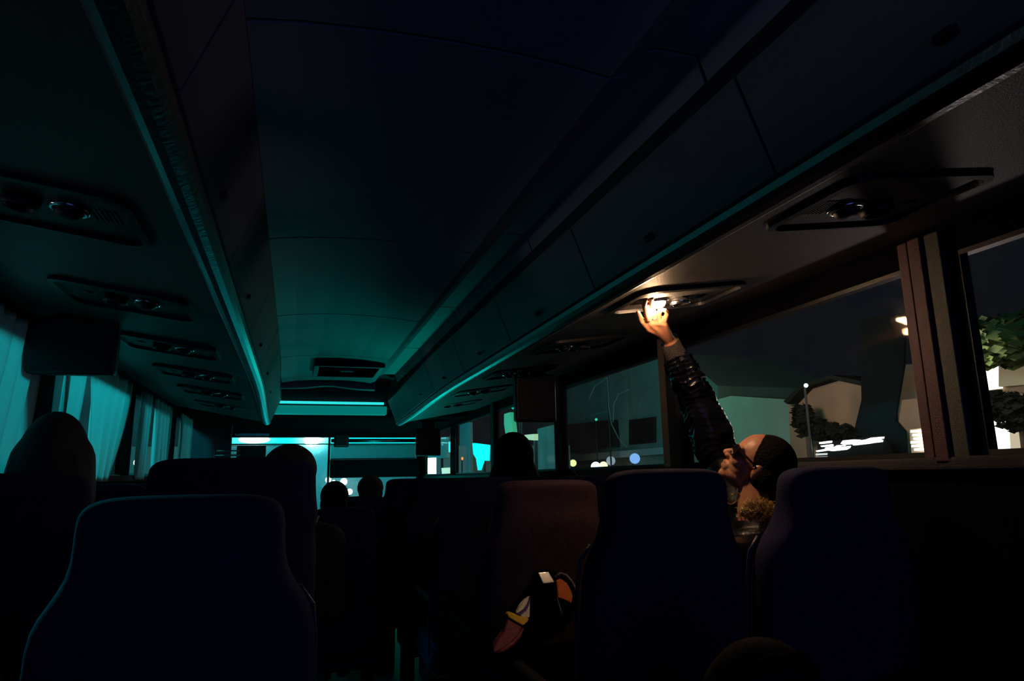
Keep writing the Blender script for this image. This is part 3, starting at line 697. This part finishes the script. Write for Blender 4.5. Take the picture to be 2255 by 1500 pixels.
panel('lower_panel', [(1118, 1361), (1152, 1379), (1145, 1396), (1132, 1412), (1112, 1428), (1088, 1440), (1087, 1430), (1095, 1412), (1110, 1392)], bagY-.010, .03, M['wine'], bev=.008)
bm = bmesh.new(); tube(bm, [onB(x, y, bagY-.02) for x, y in ((1088, 1441), (1108, 1433), (1128, 1419), (1143, 1402), (1152, 1384))], [.003, .006, .008, .006, .002], 8); obj('piping', bm, M['wine'], t, smooth=True)
panel('flap', [(1187, 1262), (1210, 1258), (1224, 1288), (1228, 1330), (1232, 1372), (1226, 1400), (1182, 1404), (1170, 1370), (1169, 1312), (1178, 1280)], bagY-.020, .012, M['nylon'], bev=.006)
cl = panel('clasp', [(1184, 1261), (1209, 1259), (1223, 1283), (1196, 1287)], bagY-.028, .010, M['chrome2'] if 'chrome2' in M else M['chrome'], bev=.003, label='pale metal clasp')
bm = bmesh.new(); tube(bm, [onB(x, y, bagY-.01) for x, y in ((1222, 1273), (1233, 1264), (1247, 1268), (1259, 1282), (1268, 1298), (1270, 1306))], .006, 8); obj('handle', bm, M['leather'], t, smooth=True)
bm = bmesh.new(); tube(bm, [onB(x, y, bagY-.03) for x, y in ((1227, 1314), (1230, 1330), (1235, 1346), (1239, 1362))], [.001, .0035, .004, .001], 8); obj('zipper', bm, M['leather'], t, smooth=True)
# dark rucksack at the bottom between the near seats
c0 = onY(1650, 1455, .98)
t = thing('rucksack', (c0.x, .98, -.8), 'dark rounded rucksack at the bottom right, between the near seats', 'bag')
bm = bmesh.new(); ell(bm, (c0.x+.02, .98, c0.z-.10), (.115, .085, .135)); obj('rucksack_body', remeshed(bm, .012, 6), M['grejac'], t, smooth=True)
bm = bmesh.new(); tube(bm, [(c0.x-.06, .93, c0.z-.01), (c0.x-.02, .91, c0.z+.02), (c0.x+.04, .91, c0.z+.02), (c0.x+.08, .93, c0.z-.01)], .006, 8); obj('strap', bm, M['nylon'], t, smooth=True)
bm = bmesh.new(); box(bm, c0.x-.14, c0.x+.18, .82, 1.12, -.80, c0.z-.22); tag(obj('armrest_box', bm, M['black'], bev=.02), 'black centre console under the rucksack', 'console')

# ------------------------------------------------------------------ outside the bus
G = -CH-.95
bm = bmesh.new(); box(bm, -30, 40, -12, 60, G-.1, G); tag(obj('road', bm, M['asphalt'], kind='structure'), 'dark road', 'road', kind='structure')
BXX = 9.0
def facade(name, poly, X, depth, m, label, cat='building', group=None, low=True):
    pts = [onX(x, y, X) for x, y in poly]
    if low:
        for i, p in enumerate(pts):
            if poly[i][1] >= 1040: p.z = G
    bm = bmesh.new(); prism(bm, pts, (depth, 0, 0)); return tag(obj(name, bm, m), label, cat, group)
h = thing('house', (BXX+1, 9.5, G), 'brown gabled house seen through the big right window', 'building')
def part_px(name, poly, X, depth, m, par, label=None):
    pts = [onX(x, y, X) for x, y in poly]
    for i, p in enumerate(pts):
        if poly[i][1] >= 1040: p.z = G
    bm = bmesh.new(); prism(bm, pts, (depth, 0, 0)); return obj(name, bm, m, par, label=label)
part_px('wall', [(1735, 1050), (1735, 880), (1765, 852), (1830, 833), (1895, 846), (1930, 862), (1930, 1050)], BXX, 3, M['brick'], h)
part_px('roof', [(1725, 884), (1762, 846), (1830, 826), (1900, 840), (1935, 860), (1932, 868), (1897, 850), (1830, 835), (1766, 855), (1733, 890)], BXX-.25, 3.4, M['bush'], h)
part_px('window', [(1770, 940), (1800, 938), (1800, 955), (1770, 957)], BXX-.02, .05, M['lens'], h)
facade('low_wall', [(1560, 1050), (1560, 885), (1610, 872), (1735, 880), (1735, 1050)], BXX+.6, 1, M['green'], 'pale garden wall left of the brown gabled house', 'wall')
facade('shop', [(1975, 1050), (1975, 840), (1988, 803), (2080, 800), (2080, 1050)], BXX+.2, 3, M['beige'], 'beige building right of the brown gabled house')
facade('kiosk', [(1975, 1050), (1975, 882), (2075, 872), (2080, 1050)], BXX-.25, .4, M['brick'], 'reddish brown kiosk in front of the beige building')
facade('dark_column', [(1893, 700), (1992, 690), (1990, 805), (1970, 925), (1992, 950), (1985, 1050), (1884, 1050), (1878, 960), (1897, 880)], BXX-.30, .04, M['column'], 'tall dark column that narrows low down, right of the brown house', 'column')
# louvred light, glowing slats
t = thing('louvred_light', (BXX-.5, 9, G), 'stack of short bright slats low in the big right window', 'light')
W_ = emi('white_lamp', (1, .97, .88), 3.0); WD = emi('dim_white_lamp', (.8, .85, .85), .8)
for k, (xa, xb, y) in enumerate(((2005, 2033, 949), (2009, 2036, 957), (2011, 2037, 965), (2005, 2038, 973), (2007, 2038, 981), (2013, 2040, 989))):
    part_px('slat', [(xa, y-1), (xb, y-3), (xb, y+1), (xa, y+4)], BXX-.5, .08, W_, t)
part_px('backboard', [(2003, 946), (2040, 942), (2044, 1003), (2008, 1006)], BXX-.38, .05, M['beige'], t)
part_px('post', [(2010, 1003), (2040, 1003), (2040, 1045), (2010, 1045)], BXX-.38, .05, M['black'], t)
# lettered neon sign, slanting white strokes, with dim slats under it
t = thing('neon_sign', (BXX-.7, 9.8, G), 'slanting white neon lettering on a dark board in the big right window', 'sign')
part_px('signboard', [(1800, 975), (1950, 958), (1955, 1040), (1795, 1045)], BXX-.6, .08, M['column'], t)
def px_(a, b): return (1780+a*280/2255, 940+b*90/725)
for pl_ in ([(190, 275), (385, 250), (375, 285), (195, 305)], [(215, 335), (400, 312), (408, 335), (385, 352), (230, 358)], [(130, 425), (290, 395), (300, 370), (470, 352), (500, 330), (620, 322), (620, 338), (525, 350), (560, 365), (715, 340), (700, 375), (640, 408), (420, 430), (330, 420), (150, 445)],
          [(570, 300), (610, 245), (790, 228), (885, 232), (890, 245), (1010, 228), (1110, 195), (1305, 178), (1295, 210), (1235, 220), (1285, 240), (1275, 270), (1130, 285), (1050, 300), (790, 330), (790, 300), (770, 290), (735, 312), (640, 318)]):
    part_px('letter', [px_(*q) for q in pl_], BXX-.66, .05, W_, t)
for y in (488, 545, 605): part_px('slat', [px_(130, y-12), px_(300, y-20), px_(295, y+12), px_(130, y+20)], BXX-.66, .05, WD, t)
part_px('slat', [px_(190, 640), px_(385, 632), px_(380, 645), px_(200, 655)], BXX-.66, .05, W_, t)
# bushes in front of the house
def bush(name, c, r, m, label, cat='bush', group=None, n=420, ls=.07, tx=None):
    t = thing(name, (c[0], c[1], G), label, cat, group)
    bm = bmesh.new()
    for i in range(n):
        d = Vector((random.gauss(0, 1), random.gauss(0, 1), random.gauss(0, 1))).normalized(); p = Vector(c)+Vector((d.x*r[0], d.y*r[1], d.z*r[2]))*random.uniform(.55, 1)
        a, b = frame_of(d+Vector((random.gauss(0, .6), random.gauss(0, .6), random.gauss(0, .6)))); l_ = ls*random.uniform(.6, 1.4)
        bm.faces.new([bm.verts.new(p+a*l_), bm.verts.new(p+b*l_*.5), bm.verts.new(p-a*l_), bm.verts.new(p-b*l_*.5)])
    ell(bm, c, (r[0]*.6, r[1]*.6, r[2]*.6), None, 12, 8)
    obj('foliage', bm, m, t)
    bm = bmesh.new(); bx_, by_ = (tx.x, tx.y) if tx else (c[0], c[1])
    tube(bm, [(bx_, by_, G), (bx_+.05, by_-.04, c[2]-r[2]*.3)], [.09, .05], 8); obj('trunk', bm, M['bark'], t)
    return t
for i, (x, y, r) in enumerate(((1770, 925, .30), (1802, 945, .22), (1835, 955, .20), (1866, 962, .20))):
    c = onX(x, y, BXX-.36); bush('bush', c, (.09, r*.95, r), M['bush'], 'dark round bush before the brown house, %s from the left' % ('first', 'second', 'third', 'fourth')[i], group='bushes before the brown house')
# shopfront beyond the rearmost right window
s_ = thing('shopfront', (BXX, 6.6, G), 'shopfront with blank bright panels at the right edge', 'building')
LITP = emi('lit_panel', (1, .97, .82), 2.2); LITB = emi('lit_beige', (1, .85, .58), .55)
part_px('wall', [(2150, 1045), (2140, 790), (2420, 770), (2420, 1045)], BXX+.1, 3, M['brick'], s_)
part_px('upper_panel', [(2150, 812), (2198, 805), (2199, 855), (2160, 860)], BXX, .08, LITP, s_)
part_px('upper_band', [(2199, 806), (2400, 790), (2400, 835), (2199, 852)], BXX, .08, M['beige'], s_)
part_px('lower_panel', [(2170, 928), (2222, 926), (2227, 1030), (2180, 1030)], BXX, .08, LITP, s_)
part_px('lower_band', [(2222, 926), (2400, 915), (2400, 1030), (2227, 1030)], BXX, .08, LITB, s_)
part_px('dark_post', [(2165, 862), (2198, 858), (2200, 928), (2172, 926)], BXX, .08, M['bush'], s_)
bush('tree', onX(2215, 752, BXX-1.0), (.8, 1.0, .30), M['leaf'], 'green lit tree crown above the shopfront at the right edge', 'tree', n=1400, ls=.09, tx=onX(2290, 752, BXX-1.0))
bush('bush', onX(2235, 905, BXX-.5), (.2, .30, .26), M['bush'], 'dark plant before the shopfront at the right edge')
# green lit street seen through the third right window
g = thing('green_building', (BXX+1.5, 16, G), 'green lit building filling the window left of the raised arm', 'building')
part_px('wall', [(1180, 1050), (1180, 870), (1300, 800), (1500, 780), (1580, 850), (1580, 1050)], BXX+2.5, 4, M['green'], g)
part_px('ledge', [(1180, 1010), (1460, 985), (1560, 975), (1560, 985), (1460, 1000), (1180, 1024)], BXX+2.1, .4, M['tealw'], g)
part_px('awning', [(1250, 935), (1345, 925), (1350, 985), (1255, 998)], BXX+2.2, .3, M['lens'], g)
part_px('window', [(1385, 925), (1440, 918), (1440, 975), (1385, 980)], BXX+2.4, .1, M['lens'], g)
# overhead cables in loops before the green building
bm = bmesh.new(); 
for pts in ([(1337, 830), (1341, 900), (1347, 935), (1362, 965), (1380, 985)], [(1297, 880), (1310, 850), (1337, 832)], [(1350, 930), (1352, 890), (1362, 868), (1385, 858)]): tube(bm, [onX(x, y, BXX+1.5) for x, y in pts], .018, 6)
ct = thing('hanging_cable', (BXX+1.5, 22, G), 'pale looping cables hanging from a thin pole before the green building', 'cable')
obj('cable', bm, M['tealw'], ct)
p_ = onX(1337, 826, BXX+1.55); bm = bmesh.new(); tube(bm, [(p_.x, p_.y, G), (p_.x, p_.y, p_.z)], .03, 6); obj('pole', bm, M['black'], ct)
def lamp(x, y, X, r, col, s, label, cat='light', group='distant street lights', Y=None):
    c = onY(x, y, Y) if Y else onX(x, y, X); t = thing('street_light', (c.x, c.y, G), label, cat, group)
    bm = bmesh.new(); ell(bm, c, r if isinstance(r, tuple) else (r, r, r), None, 16, 10); obj('lamp_globe', bm, emi('lamp_%d_%d' % (x, y), col, s), t, smooth=True)
    bm = bmesh.new(); rr = r[2] if isinstance(r, tuple) else r; tube(bm, [(c.x, c.y+rr*.9, G), (c.x, c.y+rr*.9, c.z)], .02, 6); obj('post', bm, M['black'], t); return t
lamp(1262, 1020, 10, .13, (.75, .85, .35), 1.2, 'yellow green light low at the left of the green window')
lamp(1312, 1028, 10, .17, (.7, .9, 1), 2.0, 'bluish white light low in the green window')
lamp(1329, 1026, 10.4, .15, (1, .9, .6), 1.2, 'cream light low in the green window, right of the white one')
lamp(1345, 1015, 10.7, .16, (.4, .6, .7), .5, 'dim blue grey light low in the green window')
lamp(1398, 1010, 10, .16, (.2, .45, .9), 1.0, 'blue light low in the green window, the one farthest right')
lamp(1313, 924, 10.8, .05, (.05, .8, .5), .8, 'tiny green light in the middle of the green window')
lamp(1018, 1010, 5, (.03, .06, .05), (1, .25, .06), 1.5, 'small orange light in the fifth right window')
lamp(1775, 849, 8, .035, (.5, 1, .9), 2.0, 'tiny pale green light above the brown house')
lamp(304, 1019, -3.2, (.08, .20, .09), (.75, 1, .92), 3.0, 'white light low behind the third left window')
lamp(443, 995, -3, (.06, .1, .07), (0, .9, 1), 1.6, 'small cyan light at the far left front')
# cyan signs and pale walls by the road seen through windows four and five and the front door
def board(name, poly, X, m, label, cat='sign', group=None):
    pts = [onX(x, y, X) for x, y in poly]; t = thing(name, (X, pts[0].y, G), label, cat, group)
    bm = bmesh.new(); prism(bm, pts, (.1, 0, 0)); obj('face', bm, m, t)
    c = sum(pts, Vector())/len(pts); bm = bmesh.new(); tube(bm, [(X+.14, c.y, G), (X+.14, c.y, c.z)], .04, 6); obj('post', bm, M['black'], t); return t
board('lit_sign', [(1040, 976), (1071, 980), (1070, 1015), (1060, 1012), (1052, 1036), (1048, 1010), (1042, 1000)], 4.5, emi('cyan_sign', (0, .95, .95), 1.1), 'bright cyan sign in the fifth right window')
board('lit_sign', [(1110, 912), (1122, 908), (1127, 925), (1130, 953), (1113, 955), (1110, 935)], 4.6, emi('green_sign', (.05, .55, .28), .6), 'green arched sign in the fourth right window')
board('lit_sign', [(1118, 893), (1141, 886), (1141, 905), (1130, 902)], 4.6, emi('green_sign_b', (0, .7, .42), .9), 'small green triangle of light beside the hanging screen')
board('lit_sign', [(1155, 958), (1175, 956), (1175, 970), (1156, 968)], 4.6, emi('lime_sign', (.4, .75, .45), .8), 'pale lime light below the hanging screen')
board('panel_wall', [(1183, 945), (1221, 935), (1224, 1050), (1185, 1050)], 5.4, M['tealw'], 'grey panel wall in the right half of the fourth right window', 'wall')
board('panel_wall', [(1012, 935), (1034, 930), (1036, 1050), (1012, 1050)], 5.4, M['tealw'], 'grey panel wall at the front edge of the fifth right window', 'wall')
board('lit_sign', [(940, 1009), (952, 1008), (952, 1044), (940, 1044)], 3.2, emi('white_sign', (.9, 1, .9), 1.6), 'tall white sign in the front door glass')
board('lit_sign', [(972, 1031), (985, 1030), (985, 1045), (973, 1045)], 3.2, emi('mint_sign', (.5, .95, .75), .9), 'small mint square sign low in the front door glass')
board('lit_sign', [(988, 973), (995, 973), (995, 996), (988, 996)], 3.2, emi('cyan_sign_b', (0, .95, 1), 1.5), 'narrow cyan sign at the rear edge of the front door glass')
board('panel_wall', [(940, 965), (988, 962), (990, 1008), (940, 1012)], 3.8, M['green'], 'mottled pale wall in the front door glass', 'wall')
# ahead: cyan tube light across the road, hot street lamps, lit wall
t = thing('tube_light', (.6, 14, G), 'long cyan light strip across the road ahead', 'light')
a, b = onY(500, 968, 14), onY(925, 968, 14)
bm = bmesh.new(); tube(bm, [a, b], .085, 10); obj('light_tube', bm, emi('cyan_tube', (0, .92, .95), 1.25), t, smooth=True)
for q, x in ((0, a.x), (1, b.x)): bm = bmesh.new(); tube(bm, [(x, 14, G), (x, 14, a.z)], .06, 8); obj('post', bm, M['black'], t)
lamp(560, 968, 0, (.28, .1, .075), (.6, 1, 1), 5, 'white oval light on the cyan strip at the left', Y=13.8)
lamp(686, 971, 0, (.13, .10, .10), (.25, 1, 1), 90, 'glaring cyan white street lamp straight ahead', Y=13.5)
bm = bmesh.new(); box(bm, -6, 9, 22, 24, G, 1.02); tag(obj('end_wall', bm, M['tealw']), 'long cyan lit wall at the end of the road ahead', 'wall')
for i, (x, y, r) in enumerate(((723, 1057, .10), (757, 1061, .12), (770, 1083, .10), (735, 1060, .05))): lamp(x, y, 0, r*.62, (.85, 1, 1), 2.5, 'white vehicle light low in the windshield, %s' % ('leftmost of the row', 'round one in the middle', 'lowest', 'faint one next to the leftmost')[i], Y=15)
